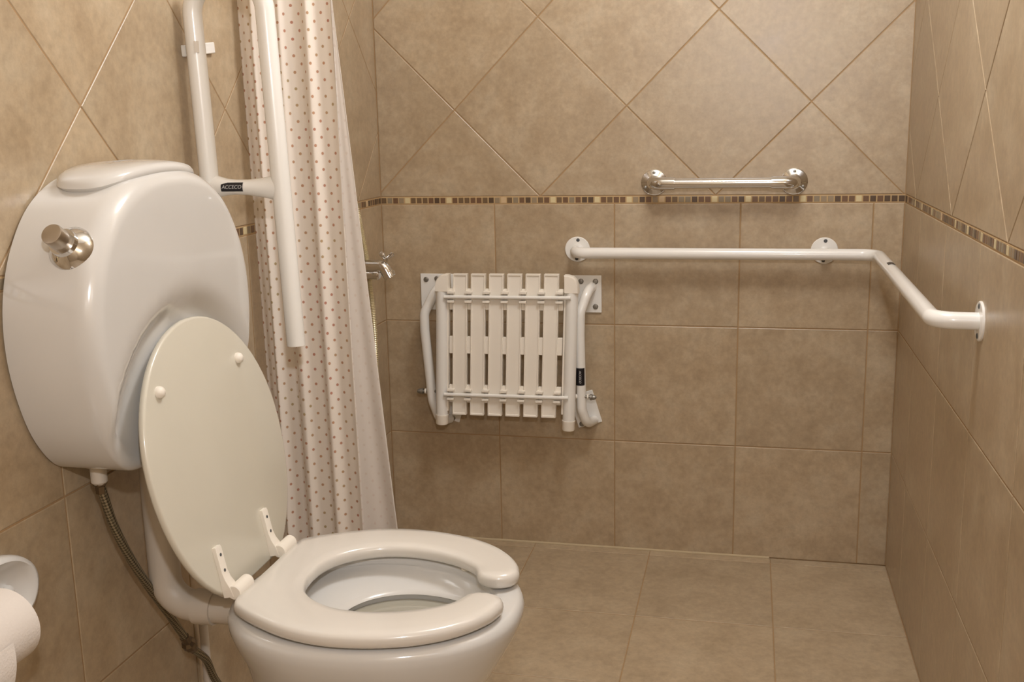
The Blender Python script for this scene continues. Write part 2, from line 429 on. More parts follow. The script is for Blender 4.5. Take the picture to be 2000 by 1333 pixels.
# ------------------------------------------------------------------ toilet
Y0 = -1.348
toilet = thing('toilet', (0.42, Y0, 0), 'white toilet with raised lid and open-front horseshoe seat', 'toilet')
def egg(xb, xf, hw, z, n=64, px=2.3, xm=None):
    xm = xm if xm is not None else xb + (xf - xb) * 0.45
    out = []
    for k in range(n):
        a = 2 * PI * k / n; c, s = math.cos(a), math.sin(a)
        ex = 2 / px
        cx = math.copysign(abs(c) ** ex, c); sy = math.copysign(abs(s) ** ex, s)
        out.append(Vector((xm + cx * ((xf - xm) if c > 0 else (xm - xb)), Y0 + sy * hw, z)))
    return out
mb = MB()
prof = [  # outer skin from the floor up, over the rim, down inside
    (0.215, 0.56, 0.112, 0.0, 3.0), (0.215, 0.555, 0.109, 0.02, 3.0), (0.225, 0.53, 0.096, 0.10, 2.8), (0.235, 0.535, 0.098, 0.20, 2.6),
    (0.238, 0.575, 0.116, 0.27, 2.4), (0.236, 0.625, 0.150, 0.33, 2.25), (0.228, 0.655, 0.176, 0.38, 2.2), (0.214, 0.672, 0.190, 0.412, 2.2), (0.208, 0.680, 0.197, 0.432, 2.2),
    (0.207, 0.682, 0.199, 0.446, 2.2), (0.212, 0.678, 0.195, 0.456, 2.2), (0.221, 0.669, 0.187, 0.460, 2.2), (0.27, 0.640, 0.158, 0.4595, 2.1), (0.276, 0.634, 0.153, 0.457, 2.1),
    (0.279, 0.631, 0.150, 0.451, 2.1), (0.277, 0.633, 0.152, 0.445, 2.1), (0.295, 0.628, 0.146, 0.439, 2.1), (0.33, 0.626, 0.128, 0.430, 2.0), (0.365, 0.624, 0.110, 0.423, 2.0),
    (0.376, 0.622, 0.103, 0.420, 2.0), (0.379, 0.621, 0.101, 0.4165, 2.0), (0.374, 0.624, 0.106, 0.413, 2.0), (0.372, 0.626, 0.108, 0.38, 2.0), (0.40, 0.60, 0.08, 0.30, 2.0), (0.44, 0.56, 0.05, 0.24, 2.0)]
mb.loft([egg(a, b_, c, d, 72, e) for a, b_, c, d, e in prof])
# raised skirt of the pedestal foot at each side
mb.build('bowl', MT['ceramic'], toilet, smooth=60)
mb = MB(); mb.loft([egg(0.374, 0.624, 0.1065, 0.404, 48, 2.0), egg(0.374, 0.624, 0.1065, 0.406, 48, 2.0)])
mb.build('water', MT['water'], toilet, smooth=30)
# horseshoe seat: sections from the outer edge to the inner edge, walked round the back
SO = [(0.664, 0.062), (0.655, 0.092), (0.632, 0.128), (0.596, 0.162), (0.545, 0.189), (0.480, 0.205), (0.420, 0.207), (0.360, 0.194), (0.305, 0.168), (0.268, 0.145), (0.251, 0.128), (0.246, 0.10), (0.246, 0.05), (0.246, 0.0)]
SI = [(0.594, 0.052), (0.584, 0.070), (0.560, 0.090), (0.530, 0.106), (0.490, 0.118), (0.450, 0.122), (0.410, 0.116), (0.375, 0.098), (0.350, 0.074), (0.337, 0.050), (0.331, 0.027), (0.330, 0.014), (0.330, 0.006), (0.330, 0.0)]
YSC = Y0 + 0.012
so = spline([(x, y, 0) for x, y in SO], 6); si = spline([(x, y, 0) for x, y in SI], 6)
so = so + [Vector((p.x, -p.y, 0)) for p in so[-2::-1]]; si = si + [Vector((p.x, -p.y, 0)) for p in si[-2::-1]]
rings = []
NS = 20
zc, hz = 0.4765, 0.0135
ntot = len(so)
def seat_ring(o, i, sc):
    mid = (o + i) / 2; half = (o - i) / 2 * sc
    r = []
    for k in range(NS):
        a = 2 * PI * k / NS; c, s = math.cos(a), math.sin(a)
        ex = 0.5
        hw_ = half.length
        # rounded bar: flat top, radiused edges
        rr = min(0.017, hw_ * 0.95)
        fx = (1 - rr / hw_) * max(-1, min(1, c * 2.2)) + (rr / hw_) * c if hw_ > 1e-4 else 0
        fz = math.copysign(abs(s) ** 0.8, s)
        r.append(Vector((mid.x + half.x * fx, YSC + mid.y + half.y * fx, zc + hz * fz * (0.35 + 0.65 * min(1, sc * 1.3)))))
    return r
for k in range(ntot): rings.append(seat_ring(so[k], si[k], 1.0))
def endcap(o, i, sgn):
    out = []
    d = Vector(((o - i).y, -(o - i).x, 0)).normalized() * sgn
    R = (o - i).length / 2
    for t in (0.35, 0.6, 0.8, 0.93, 0.99):
        out.append(seat_ring(o + d * R * 0.85 * t, i + d * R * 0.85 * t, math.sqrt(max(0.0, 1 - t * t)) if t < 0.99 else 0.06))
    return out
d0 = endcap(so[0], si[0], 1); d1 = endcap(so[-1], si[-1], 1)
# direction of the caps: towards the gap in the middle of the front
if d0[-1][0].y - YSC > so[0].y: d0 = endcap(so[0], si[0], -1)
if d1[-1][0].y - YSC < so[-1].y: d1 = endcap(so[-1], si[-1], -1)
rings = d0[::-1] + rings + d1
mb = MB(); mb.loft(rings)
seat = mb.build('seat', MT['seatpaint'], toilet, smooth=60)
for sx, sy in ((0.56, 0.125), (0.56, -0.125), (0.30, 0.13), (0.30, -0.13)):
    mb = MB(); mb.lathe([(0.009, 0), (0.009, 0.006)], (sx, Y0 + sy, 0.4585), (0, 0, 1), 16); mb.build('seat_buffer', MT['plastic'], seat)
# lid, leaning back against the cistern
XH, ZH, TH, LL = 0.227, 0.475, 0.198, 0.441
lu = Vector((-math.sin(TH), 0, math.cos(TH))); ln = Vector((math.cos(TH), 0, math.sin(TH)))   # up along the lid, normal to the room
YL = Y0 + 0.014
def lid_pt(s, y, d): return Vector((XH, YL + y, ZH)) + lu * s + ln * d
def lid_hw(t, w=0.210, wbk=0.096, m=0.505):
    if t < m: return w * math.sqrt(max(0, 1 - ((m - t) / (m / math.sqrt(1 - (wbk / w) ** 2))) ** 2))
    return w * math.sqrt(max(0, 1 - ((t - m) / (1 - m)) ** 2))
side = []
for k in range(41):
    q = k / 40; t = 0.44 * (1 - math.cos(q * PI / 2)) if False else q
    t = 1 - (1 - q) ** 2 if q > 0 else 0
    side.append((t * LL, lid_hw(t)))
ol = [(s, w) for s, w in side] + [(s, -w) for s, w in side[-2::-1]]
def lid_ring(d, ins):
    cs = LL * 0.46
    return [lid_pt(cs + (s - cs) * (1 - ins / 0.2), w * (1 - ins / 0.2), d) for s, w in ol]
mb = MB(); mb.loft([lid_ring(-0.013, 0.006), lid_ring(-0.0115, 0.002), lid_ring(-0.008, 0.0), lid_ring(-0.003, 0.0), lid_ring(-0.0008, 0.0015), lid_ring(0, 0.004)])
lid = mb.build('lid', MT['lidpaint'], toilet, smooth=40)
for s_, y_ in ((0.350, -0.135), (0.347, 0.118)):
    mb = MB(); mb.lathe([(0.0095, -0.001), (0.0095, 0.003), (0.008, 0.007), (0.005, 0.0095), (0.0001, 0.0105)], lid_pt(s_, y_, 0), ln, 20); mb.build('lid_buffer', MT['plastic'], lid)
for y_ in (-0.086, 0.080):
    c = lid_pt(0.012, y_, 0.018)
    mb = MB()
    mb.tube([c + Vector((0, -0.024, 0)), c + Vector((0, -0.0225, 0)), c + Vector((0, 0.0225, 0)), c + Vector((0, 0.024, 0))], 0.012, 20, radii=[0.0105, 0.012, 0.012, 0.0105])
    R_ = Matrix((ln, Vector((0, 1, 0)), lu)).transposed()
    hy = -0.014
    a = lid_pt(0, y_ + hy, 0)
    # flat leaf screwed to the lid, thickening into the barrel
    leaf = []
    for s_, d_, w_ in ((0.006, 0.018, 0.011), (0.020, 0.016, 0.011), (0.034, 0.0095, 0.0095), (0.046, 0.007, 0.009), (0.084, 0.007, 0.009), (0.088, 0.006, 0.008)):
        leaf.append([lid_pt(s_, y_ + hy - w_, 0.0), lid_pt(s_, y_ + hy - w_, d_ * 0.9), lid_pt(s_, y_ + hy - w_ * 0.7, d_), lid_pt(s_, y_ + hy + w_ * 0.7, d_), lid_pt(s_, y_ + hy + w_, d_ * 0.9), lid_pt(s_, y_ + hy + w_, 0.0)])
    mb.loft(leaf)
    mb.tube([c, c + Vector((0.0, 0, -0.032))], 0.009, 16)
    hg = mb.build('hinge', MT['plastic'], toilet, smooth=40)
    for s_ in (0.048, 0.074):
        mb = MB(); mb.lathe([(0.0027, 0), (0.0027, 0.0006)], lid_pt(s_, y_ + hy, 0.0069), ln, 12); mb.build('screw', MT['hole'], hg)

# ------------------------------------------------------------------ cistern
cis = thing('cistern', (0.0, Y0, 0.70), 'rounded white ceramic cistern on the wall above the toilet', 'cistern')
half = [(0.10, 0.704), (0.155, 0.716), (0.198, 0.765), (0.224, 0.83), (0.236, 0.90), (0.231, 0.97), (0.208, 1.035), (0.166, 1.093), (0.112, 1.128), (0.055, 1.143)]
pts = [(0, y, z) for y, z in half] + [(0, 0, 1.147)] + [(0, -y, z) for y, z in half[::-1]] + [(0, 0, 0.703)]
co = spline(pts, 6, True); CC = Vector((0, 0, 0.925)); DC = 0.147; RF = 0.033
co = [Vector((0, p.y * (1.045 if p.y < 0 else 1.0), 0.925 + (p.z - 0.925) * (1.035 if p.z < 0.925 else 1.0))) for p in co]
def recess(y, z):
    e = math.sqrt((y / 0.215) ** 2 + ((z - 0.70) / 0.235) ** 2)
    t = max(0, min(1, (1.13 - e) / 0.24)); t = t * t * (3 - 2 * t)
    return 0.026 * t
def crow(x, ins, rec=0.0):
    out = []
    for p in co:
        d = p - CC; l = d.length; q = CC + d * ((l - ins) / l)
        out.append(Vector((x - rec * recess(q.y, q.z), Y0 + q.y, q.z)))
    return out
rings = [crow(0.001, 0.006), crow(0.004, 0.0), crow(0.05, 0.0), crow(DC - RF, 0.0)]
for k in range(1, 9):
    a = k / 8 * PI / 2; rings.append(crow(DC - RF + RF * math.sin(a), RF * (1 - math.cos(a)) * 0.85, k / 8))
for f in (0.9, 0.8, 0.68, 0.56, 0.44, 0.32, 0.2, 0.1):
    r = []
    for p in co:
        d = p - CC; l = d.length; q = CC + d * ((l - RF * 0.85) / l) * f
        r.append(Vector((DC + 0.004 * (1 - f) - recess(q.y, q.z), Y0 + q.y, q.z)))
    rings.append(r)
mb = MB(); mb.loft(rings); body = mb.build('body', MT['ceramic'], cis, smooth=60)
# loose top cover, bent over the crown
def topz(y):
    best = 1.147
    for a, b_ in zip(co, co[1:] + co[:1]):
        if a.z > 0.95 and b_.z > 0.95 and min(a.y, b_.y) <= y <= max(a.y, b_.y) and abs(a.y - b_.y) > 1e-6:
            best = a.z + (b_.z - a.z) * (y - a.y) / (b_.y - a.y)
    return best
def cover_ring(ins, dz):
    r = []
    for k in range(56):
        a = 2 * PI * k / 56; c, s = math.cos(a), math.sin(a)
        ex = 0.72
        x = 0.070 + (0.066 - ins) * math.copysign(abs(c) ** ex, c); y = -0.006 + (0.138 - ins * 1.4) * math.copysign(abs(s) ** ex, s)
        r.append(Vector((x, Y0 + y, topz(y) * 0.62 + 1.147 * 0.38 + dz)))
    return r
mb = MB(); mb.loft([cover_ring(0.006, -0.014), cover_ring(0.002, -0.007), cover_ring(0.0, -0.004), cover_ring(0.001, 0.002), cover_ring(0.004, 0.006), cover_ring(0.010, 0.009), cover_ring(0.03, 0.0115), cover_ring(0.055, 0.0125)])
mb.build('cover', MT['ceramic'], cis, smooth=50)
bp_ = Vector((0.098, -1.552, 1.042)); ba = Vector((0.0, -0.80, 0.50)).normalized()
mb = MB(); mb.lathe([(0.034, -0.016), (0.034, 0.001), (0.032, 0.009), (0.026, 0.016), (0.0205, 0.021), (0.0195, 0.028)], bp_, ba, 36)
btn = mb.build('flush_button', MT['chrome'], cis); tag(btn, 'chrome flush button')
mb = MB(); mb.lathe([(0.0150, 0.02), (0.0152, 0.030), (0.0152, 0.050), (0.0144, 0.0525), (0.0134, 0.053)], bp_, ba, 32); mb.build('cap', MT['brushed'], btn)
fpt = thing('flush_pipe', (0.062, Y0, 0.412), 'white bent flush pipe from the cistern down to the bowl', 'pipe')
mb = MB(); mb.tube(fillet([(0.062, Y0 + 0.004, 0.700), (0.062, Y0 + 0.004, 0.412), (0.2125, Y0 + 0.002, 0.412)], 0.05), 0.0265, 24)
fp = mb.build('pipe', MT['pvc'], fpt)
mb = MB(); mb.tube([(0.118, Y0 + 0.002, 0.412), (0.121, Y0 + 0.002, 0.412), (0.150, Y0 + 0.002, 0.412), (0.153, Y0 + 0.002, 0.412)], 0.03, 24); mb.build('collar', MT['pvc'], fpt)
mb = MB(); mb.lathe([(0.018, 0), (0.018, 0.004), (0.0125, 0.006), (0.0125, 0.03), (0.009, 0.034)], (0.042, -1.468, 0.7015), (0, 0, -1), 20); _stem = mb

hose = thing('supply_hose', (0.042, -1.468, 0.66), 'braided steel water hose hanging below the cistern', 'hose')
_stem.build('inlet_stem', MT['pvc'], hose)
hp = spline([(0.042, -1.468, 0.672), (0.043, -1.462, 0.645), (0.045, -1.447, 0.59), (0.046, -1.410, 0.515), (0.046, -1.362, 0.44), (0.043, -1.309, 0.368), (0.040, -1.262, 0.300)], 10)
def braided(path, r, name, parent):
    mb = MB(); mb.tube(path, r, 14); mb.uv = []
    L = 0
    for i, p in enumerate(path):
        if i: L += (Vector(p) - Vector(path[i - 1])).length
        for k in range(14): mb.uv.append((k / 14, L))
    return mb.build(name, MT['braid'], parent)
braided(hp, 0.0072, 'braided_sleeve', hose)
hp2 = spline([(0.039, -1.238, 0.268), (0.040, -1.222, 0.252), (0.042, -1.200, 0.225), (0.042, -1.180, 0.180), (0.040, -1.150, 0.135), (0.025, -1.125, 0.10), (0.0, -1.115, 0.092)], 10)
braided(hp2, 0.0072, 'braided_sleeve', hose)
mb = MB(); mb.tube([(0.0405, -1.268, 0.309), (0.0400, -1.262, 0.300), (0.0398, -1.2575, 0.294), (0.0396, -1.254, 0.289), (0.0394, -1.247, 0.280), (0.0392, -1.243, 0.2745), (0.039, -1.237, 0.267)], 0.01, 8, radii=[0.0085, 0.0085, 0.0085, 0.0135, 0.0135, 0.0095, 0.0085]); mb.build('coupling', MT['brass'], hose, smooth=25)
mb = MB(); mb.lathe([(0.011, 0), (0.011, 0.016), (0.008, 0.018), (0.008, 0.03)], (0.042, -1.468, 0.682), (0, 0.06, -1), 6); mb.build('nut', MT['brass'], hose, smooth=25)

wp = thing('waste_pipe', (0.017, -1.16, 0), 'thin white vertical pipe rising behind the toilet bowl', 'pipe')
mb = MB(); mb.tube([(0.017, -1.158, 0.0), (0.017, -1.160, 0.280)], 0.0085, 16); mb.build('pipe', MT['pvc'], wp)
mb = MB(); mb.lathe([(0.018, 0), (0.018, 0.006), (0.0095, 0.008)], (0.0185, -1.158, 0.0), (0, 0, 1), 20); mb.build('floor_flange', MT['pvc'], wp)

# ------------------------------------------------------------------ toilet paper
hold = thing('paper_holder', (0.0, -1.73, 0.60), 'white ceramic paper holder at the left edge of the photo', 'holder')
pc = Vector((0.0, -1.692, 0.572))
def dish(k_, x):
    return [pc + Vector((x, 0.088 * k_ * math.cos(2 * PI * k / 48), 0.060 * k_ * math.sin(2 * PI * k / 48))) for k in range(48)]
mb = MB(); mb.loft([dish(0.96, 0.0), dish(1.0, 0.006), dish(1.0, 0.018), dish(0.96, 0.025), dish(0.88, 0.027), dish(0.78, 0.020), dish(0.55, 0.010), dish(0.2, 0.006)]); mb.build('dish', MT['ceramic'], hold, smooth=60)
for yy, ya in ((-1.655, -1.735), (-1.73, -1.866)):
    mb = MB(); mb.tube(fillet([(0.010, yy, 0.572), (0.052, ya, 0.572), (0.060, ya, 0.572)], 0.012), 0.009, 14); mb.build('arm', MT['ceramic'], hold)
roll = thing('toilet_paper_roll', (0.082, -1.77, 0.572), 'white toilet paper roll cut off by the left photo edge', 'toilet paper')
RC = Vector((0.080, -1.856, 0.574)); RR = 0.050
mb = MB(); mb.lathe([(0.019, 0), (RR - 0.002, 0), (RR, 0.0015), (RR, 0.1085), (RR - 0.002, 0.11), (0.019, 0.11), (0.019, 0.0)], RC, (0, 1, 0), 48); mb.build('paper', MT['paper'], roll)
mb = MB(); mb.lathe([(0.0165, -0.0005), (0.0188, -0.0005), (0.0188, 0.1105), (0.0165, 0.1105), (0.0165, -0.0005)], RC, (0, 1, 0), 32); mb.build('core', MT['card'], roll)
mb = MB(); sh = []
for k in range(14):
    t = k / 13; x = RC.x + RR + 0.001 + 0.004 * math.sin(t * 5); z = RC.z + 0.005 - 0.085 * t
    sh.append([Vector((x, RC.y + 0.001, z)), Vector((x + 0.0006, RC.y + 0.001, z)), Vector((x + 0.0006, RC.y + 0.055 - 0.012 * t, z)), Vector((x, RC.y + 0.055 - 0.012 * t, z))])
mb.loft(sh); mb.build('loose_sheet', MT['paper'], roll)

# ------------------------------------------------------------------ fold-up grab rail beside the cistern
YR = -1.045
rail = thing('folding_grab_rail', (0.0, YR, 0.74), 'white fold-up grab rail raised upright beside the cistern', 'grab rail')
def rail_pt(x, z): return Vector((x, YR, z))
mb = MB(); mb.tube(fillet([rail_pt(0.050, 0.76), rail_pt(0.0295, 1.462), rail_pt(0.170, 1.468), rail_pt(0.1915, 0.803)], 0.058, 12), 0.0172, 24, radii=None)
mb.build('tube', MT['enamel'], rail)
def conn(x, r, rz, z): return [Vector((x, YR + r * math.cos(2 * PI * k / 28), z + rz * math.sin(2 * PI * k / 28))) for k in range(28)]
mb = MB(); mb.loft([conn(0.040, 0.016, 0.024, 1.0995), conn(0.056, 0.0165, 0.0205, 1.0995), conn(0.075, 0.0165, 0.0155, 1.099), conn(0.095, 0.0165, 0.0140, 1.0985), conn(0.118, 0.0165, 0.0145, 1.098), conn(0.145, 0.0165, 0.0178, 1.0975), conn(0.165, 0.0165, 0.0215, 1.097), conn(0.182, 0.016, 0.0235, 1.097)])
cn = mb.build('connector', MT['enamel'], rail, smooth=50)
def curved_label(x0, x1, z0, z1, parent):
    mb = MB(); rg = []
    for k in range(9):
        z = z0 + (z1 - z0) * k / 8; dz = (z - 1.0985) / 0.0142; y = YR - 0.0165 * math.sqrt(max(0.0, 1 - dz * dz)) - 0.0007
        rg.append([Vector((x0, y, z)), Vector((x1, y, z)), Vector((x1, y + 0.0012, z)), Vector((x0, y + 0.0012, z))])
    mb.loft(rg); return mb.build('label', MT['black'], parent, smooth=40)
lb = curved_label(0.070, 0.113, 1.0915, 1.1078, cn)
text_mesh('ACCECO', 0.0095, MT['ink'], 'lettering', lb, frame_matrix((0.0915, YR - 0.0178, 1.0995), (1, 0, 0), (0, 0, 1)), 0.25)
mb = MB(); mb.box((0.0, YR - 0.045, 0.72), (0.006, YR + 0.045, 0.86), 0.002); mb.build('wall_plate', MT['enamel'], rail)
mb = MB(); mb.box((0.006, YR - 0.027, 0.735), (0.062, YR - 0.021, 0.80), 0.002); mb.build('pivot_cheek', MT['enamel'], rail)
mb = MB(); mb.box((0.006, YR + 0.021, 0.735), (0.062, YR + 0.027, 0.80), 0.002); mb.build('pivot_cheek', MT['enamel'], rail)
mb = MB(); mb.tube([(0.047, YR - 0.030, 0.768), (0.047, YR + 0.030, 0.768)], 0.006, 12); mb.build('pivot_bolt', MT['steel'], rail)
# clip on the wall that keeps the raised rail upright
ck = thing('rail_clip', (0.0, YR, 1.35), 'small white wall clip holding the raised rail upright', 'clip')
R_ = Matrix.Rotation(math.radians(6.5), 3, 'X')
mb = MB(); mb.box((0.0, YR + 0.004, 1.3395), (0.009, YR + 0.118, 1.3600), 0.0015, R_, (0, YR + 0.05, 1.350)); mb.build('plate', MT['enamel'], ck)
rg = []
for k in range(7):
    a = math.radians(-58 + 26 * k / 6 - 13); n = Vector((math.cos(a), math.sin(a), 0)); o = Vector((0.0330, YR, 0))
    rg.append([o + n * 0.0170 + Vector((0, 0, z0)) if q == 0 else o + n * 0.0187 + Vector((0, 0, z0)) for q, z0 in ((0, 1.3395), (1, 1.3395), (1, 1.3595), (0, 1.3595))])
mb = MB(); mb.loft(rg); mb.build('strap', MT['pvc'], ck, smooth=30)
mb = MB(); mb.box((0.006, YR + 0.019, 1.3415), (0.036, YR + 0.022, 1.3575), 0.001); mb.build('hook', MT['enamel'], ck)

# ------------------------------------------------------------------ shower curtain
YC = -0.83
cur = thing('shower_curtain', (0.1, YC, 0.06), 'off white polka dot shower curtain bunched against the left wall', 'curtain')
ZB, ZTOP = 0.05, 1.93
rows = 90; NF = 110; NR = 26
def folds(s, z):
    g = max(0.0, min(1.0, (z - ZB) / (ZTOP - ZB)))
    a = 0.5 + 0.5 * (1 - g)
    k = 1 - 0.6 * s
    return a * k * (0.016 * math.sin(s * 22 + 0.7 + 0.4 * math.sin(z * 1.7)) + 0.004 * math.sin(s * 37 + 2.1 + z * 0.5) + 0.002 * math.sin(s * 61 + z * 0.9))
def fx(s): return s + 0.02 * math.sin(s * 22 - 0.6)
arcl = [0.0]
for j in range(1, NF + 1):
    a_, b_ = (j - 1) / NF, j / NF
    arcl.append(arcl[-1] + math.hypot(0.19 * (fx(b_) - fx(a_)), folds(b_, 0.9) - folds(a_, 0.9)))
mb = MB(); mb.uv = []; vs = []
for i in range(rows + 1):
    z = ZB + (ZTOP - ZB) * i / rows; g = (1.45 - z) / 1.10
    xl = 0.014 + 0.004 * math.sin(z * 3)
    xb = 0.2115 + 0.0075 * g + 0.0015 * math.sin(z * 4) * max(0, g)
    xr = 0.214 + 0.086 * max(0, g + 0.0) ** 1.0
    if xr < xb + 0.003: xr = xb + 0.003
    for j in range(NF + 1):
        s = j / NF; x = xl + (xb - xl) * fx(s)
        vs.append((x, YC + folds(s, z), z)); mb.uv.append((arcl[j], z))
    for j in range(1, NR + 1):
        s = j / NR; x = xb + (xr - xb) * s
        vs.append((x, YC + folds(1, z) + 0.010 * math.sin(s * 2.2) * max(0, g) + 0.003 * math.sin(s * 9 + z * 5) * max(0, g) * s, z)); mb.uv.append((arcl[-1] + (xr - xb) * s * 1.1, z))
nc = NF + NR + 1
ff = [(i * nc + j, i * nc + j + 1, (i + 1) * nc + j + 1, (i + 1) * nc + j) for i in range(rows) for j in range(NF)]
fr = [(i * nc + j, i * nc + j + 1, (i + 1) * nc + j + 1, (i + 1) * nc + j) for i in range(rows) for j in range(NF, NF + NR)]
mb.v = vs; mb.f = ff + fr; mb.mi = [0] * len(ff) + [1] * len(fr)
cl = mb.build('cloth', [MT['dots'], MT['dots_back']], cur, smooth=180)
sd = cl.modifiers.new('thickness', 'SOLIDIFY'); sd.thickness = 0.0012; sd.offset = 0
for k in range(7):
    mb = MB(); x = 0.03 + 0.026 * k
    mb.tube([(x + 0.003 * math.sin(a), YC + 0.02 * math.sin(a), 1.945 + 0.026 * math.cos(a)) for a in [q * 2 * PI / 24 for q in range(25)]], 0.0022, 8, cap=False); mb.build('ring', MT['plastic'], cur)
rod = thing('curtain_rod', (W / 2, YC, 1.96), 'white curtain rod above the shower curtain', 'rod')
mb = MB(); mb.tube([(0.002, YC, 1.955), (W - 0.002, YC, 1.955)], 0.011, 16); mb.build('pole', MT['enamel'], rod)
for x, d in ((0, 1), (W, -1)):
    mb = MB(); mb.lathe([(0.024, 0), (0.024, 0.004), (0.015, 0.012), (0.014, 0.02)], (x, YC, 1.955), (d, 0, 0), 24); mb.build('end_cup', MT['enamel'], rod)

# ------------------------------------------------------------------ shower tap and hose
YT = -0.30
tap = thing('shower_tap', (0.0, YT, 0.85), 'chrome shower mixer tap sticking out past the curtain edge', 'tap')
mb = MB(); mb.lathe([(0.030, 0), (0.030, 0.004), (0.024, 0.010), (0.018, 0.014), (0.018, 0.045)], (0, YT, 0.852), (1, 0, 0), 28); mb.build('wall_rose', MT['chrome'], tap)
mb = MB(); mb.tube(fillet([(0.02, YT, 0.853), (0.105, YT, 0.853), (0.122, YT, 0.822)], 0.022, 10), 0.0155, 20); mb.build('spout', MT['chrome'], tap)
mb = MB(); mb.lathe([(0.0125, 0), (0.014, 0.002), (0.014, 0.012), (0.012, 0.014)], (0.1185, YT, 0.838), (0.42, 0, -0.9), 20); mb.build('nozzle', MT['chrome'], tap)
mb = MB(); mb.lathe([(0.011, 0), (0.012, 0.004), (0.012, 0.035), (0.0135, 0.037), (0.0135, 0.046), (0.010, 0.05)], (0.045, YT - 0.002, 0.830), (1, 0, 0), 20); mb.build('diverter', MT['chrome'], tap)
mb = MB(); mb.lathe([(0.006, 0), (0.006, 0.012), (0.004, 0.014)], (0.112, YT, 0.862), (0, 0, 1), 14)
for a in (0.4, 0.4 + 2 * PI / 3, 0.4 + 4 * PI / 3):
    d = Vector((math.cos(a), math.sin(a) * 0.8, 0.75)).normalized(); p = Vector((0.112, YT, 0.870))
    mb.tube([p, p + d * 0.009, p + d * 0.018, p + d * 0.023, p + d * 0.026], 0.005, 12, radii=[0.004, 0.0042, 0.0062, 0.0062, 0.0035])
mb.build('handle', MT['chrome'], tap)
sho = thing('shower_hose', (0.03, -0.272, 0.5), 'ribbed shower hose hanging along the curtain edge', 'hose')
path = spline([(0.012, -0.42, 1.55), (0.014, -0.40, 1.35), (0.022, -0.34, 1.15), (0.034, -0.285, 1.0), (0.041, -0.272, 0.93), (0.050, -0.272, 0.87), (0.056, -0.272, 0.80), (0.061, -0.272, 0.72), (0.062, -0.270, 0.62), (0.058, -0.270, 0.52), (0.048, -0.285, 0.455), (0.036, -0.312, 0.44), (0.029, -0.330, 0.50), (0.028, -0.330, 0.62), (0.032, -0.322, 0.74), (0.036, -0.312, 0.836)], 40)
mb = MB(); mb.tube(path, 0.007, 12, radii=[0.0066 + 0.0009 * (1 if (i // 1) % 2 else -1) for i in range(len(path))]); mb.build('ribbed_tube', MT['ribbed'], sho, smooth=30)
mb = MB(); mb.lathe([(0.011, 0), (0.011, 0.03), (0.009, 0.034)], (0.012, -0.42, 1.545), (0, 0, 1), 16); mb.build('hose_end', MT['chrome'], sho)
mb = MB(); mb.box((0.0, -0.438, 1.55), (0.03, -0.402, 1.60), 0.004); mb.build('hook', MT['chrome'], sho)

# ------------------------------------------------------------------ chrome grab bar
cg = thing('chrome_grab_bar', (0.948, 0, 1.043), 'short chrome grab bar above the mosaic band', 'grab bar')
for x in (0.768, 1.128):
    mb = MB(); mb.lathe([(0.0345, 0), (0.0345, 0.003), (0.031, 0.006), (0.020, 0.0085), (0.0165, 0.012)], (x, 0, 1.0425), (0, -1, 0), 40)
    fl_ = mb.build('flange', MT['chrome'], cg)
    for a in (PI / 2, PI * 7 / 6, PI * 11 / 6):
        mb = MB(); mb.lathe([(0.0042, 0), (0.0042, 0.0012), (0.003, 0.002)], (x + 0.026 * math.cos(a), -0.0066, 1.0425 + 0.026 * math.sin(a)), (0, -1, 0), 14); mb.build('screw', MT['steel'], fl_)
mb = MB(); mb.tube([(0.80, -0.060, 1.0425), (1.096, -0.060, 1.0425)], 0.0132, 28); mb.build('bar', MT['chrome'], cg)
for x, d in ((0.768, 1), (1.128, -1)):
    mb = MB(); mb.tube(fillet([(x, -0.004, 1.0425), (x, -0.060, 1.0425), (x + d * 0.058, -0.060, 1.0425)], 0.032, 12), 0.0165, 28); mb.build('elbow', MT['chrome'], cg)

# ------------------------------------------------------------------ white corner grab bar
wg = thing('corner_grab_bar', (1.2, 0, 0.86), 'long white grab bar turning the corner onto the right wall', 'grab bar')
ZG = 0.8595; XC = 1.333
mb = MB(); mb.tube(fillet([(0.5605, -0.003, ZG + 0.003), (0.5605, -0.058, ZG), (XC + 0.004, -0.058, ZG), (XC - 0.004, -0.965, ZG), (W - 0.003, -0.968, ZG)], [0.032, 0.045, 0.05], 12), 0.0150, 28)
bar = mb.build('bar', MT['enamel'], wg)
for x in (0.5605, 1.210):
    mb = MB(); mb.lathe([(0.0345, 0), (0.0345, 0.0025), (0.033, 0.004), (0.016, 0.0045)], (x, 0, ZG + 0.0035), (0, -1, 0), 40)
    fg = mb.build('flange', MT['enamel'], wg)
    for s_ in (1, -1):
        mb = MB(); mb.lathe([(0.0048, 0), (0.0048, 0.0008), (0.003, 0.0016)], (x + 0.002 * s_, -0.004, ZG + 0.0035 + 0.0255 * s_), (0, -1, 0), 16); mb.build('screw', MT['hole'], fg)
mb = MB(); mb.tube(fillet([(1.210, -0.003, ZG + 0.002), (1.210, -0.058, ZG + 0.002)], 0.01) if False else [(1.210, -0.003, ZG + 0.002), (1.210, -0.056, ZG)], 0.0125, 20); mb.build('post', MT['enamel'], wg)
mb = MB(); mb.lathe([(0.0345, 0), (0.0345, 0.0025), (0.033, 0.004), (0.016, 0.0045)], (W, -0.968, ZG), (-1, 0, 0), 40)
fg = mb.build('flange', MT['enamel'], wg)
for s_ in (1, -1):
    mb = MB(); mb.lathe([(0.0048, 0), (0.0048, 0.0008), (0.003, 0.0016)], (W - 0.004, -0.968, ZG + 0.0255 * s_), (-1, 0, 0), 16); mb.build('screw', MT['hole'], fg)
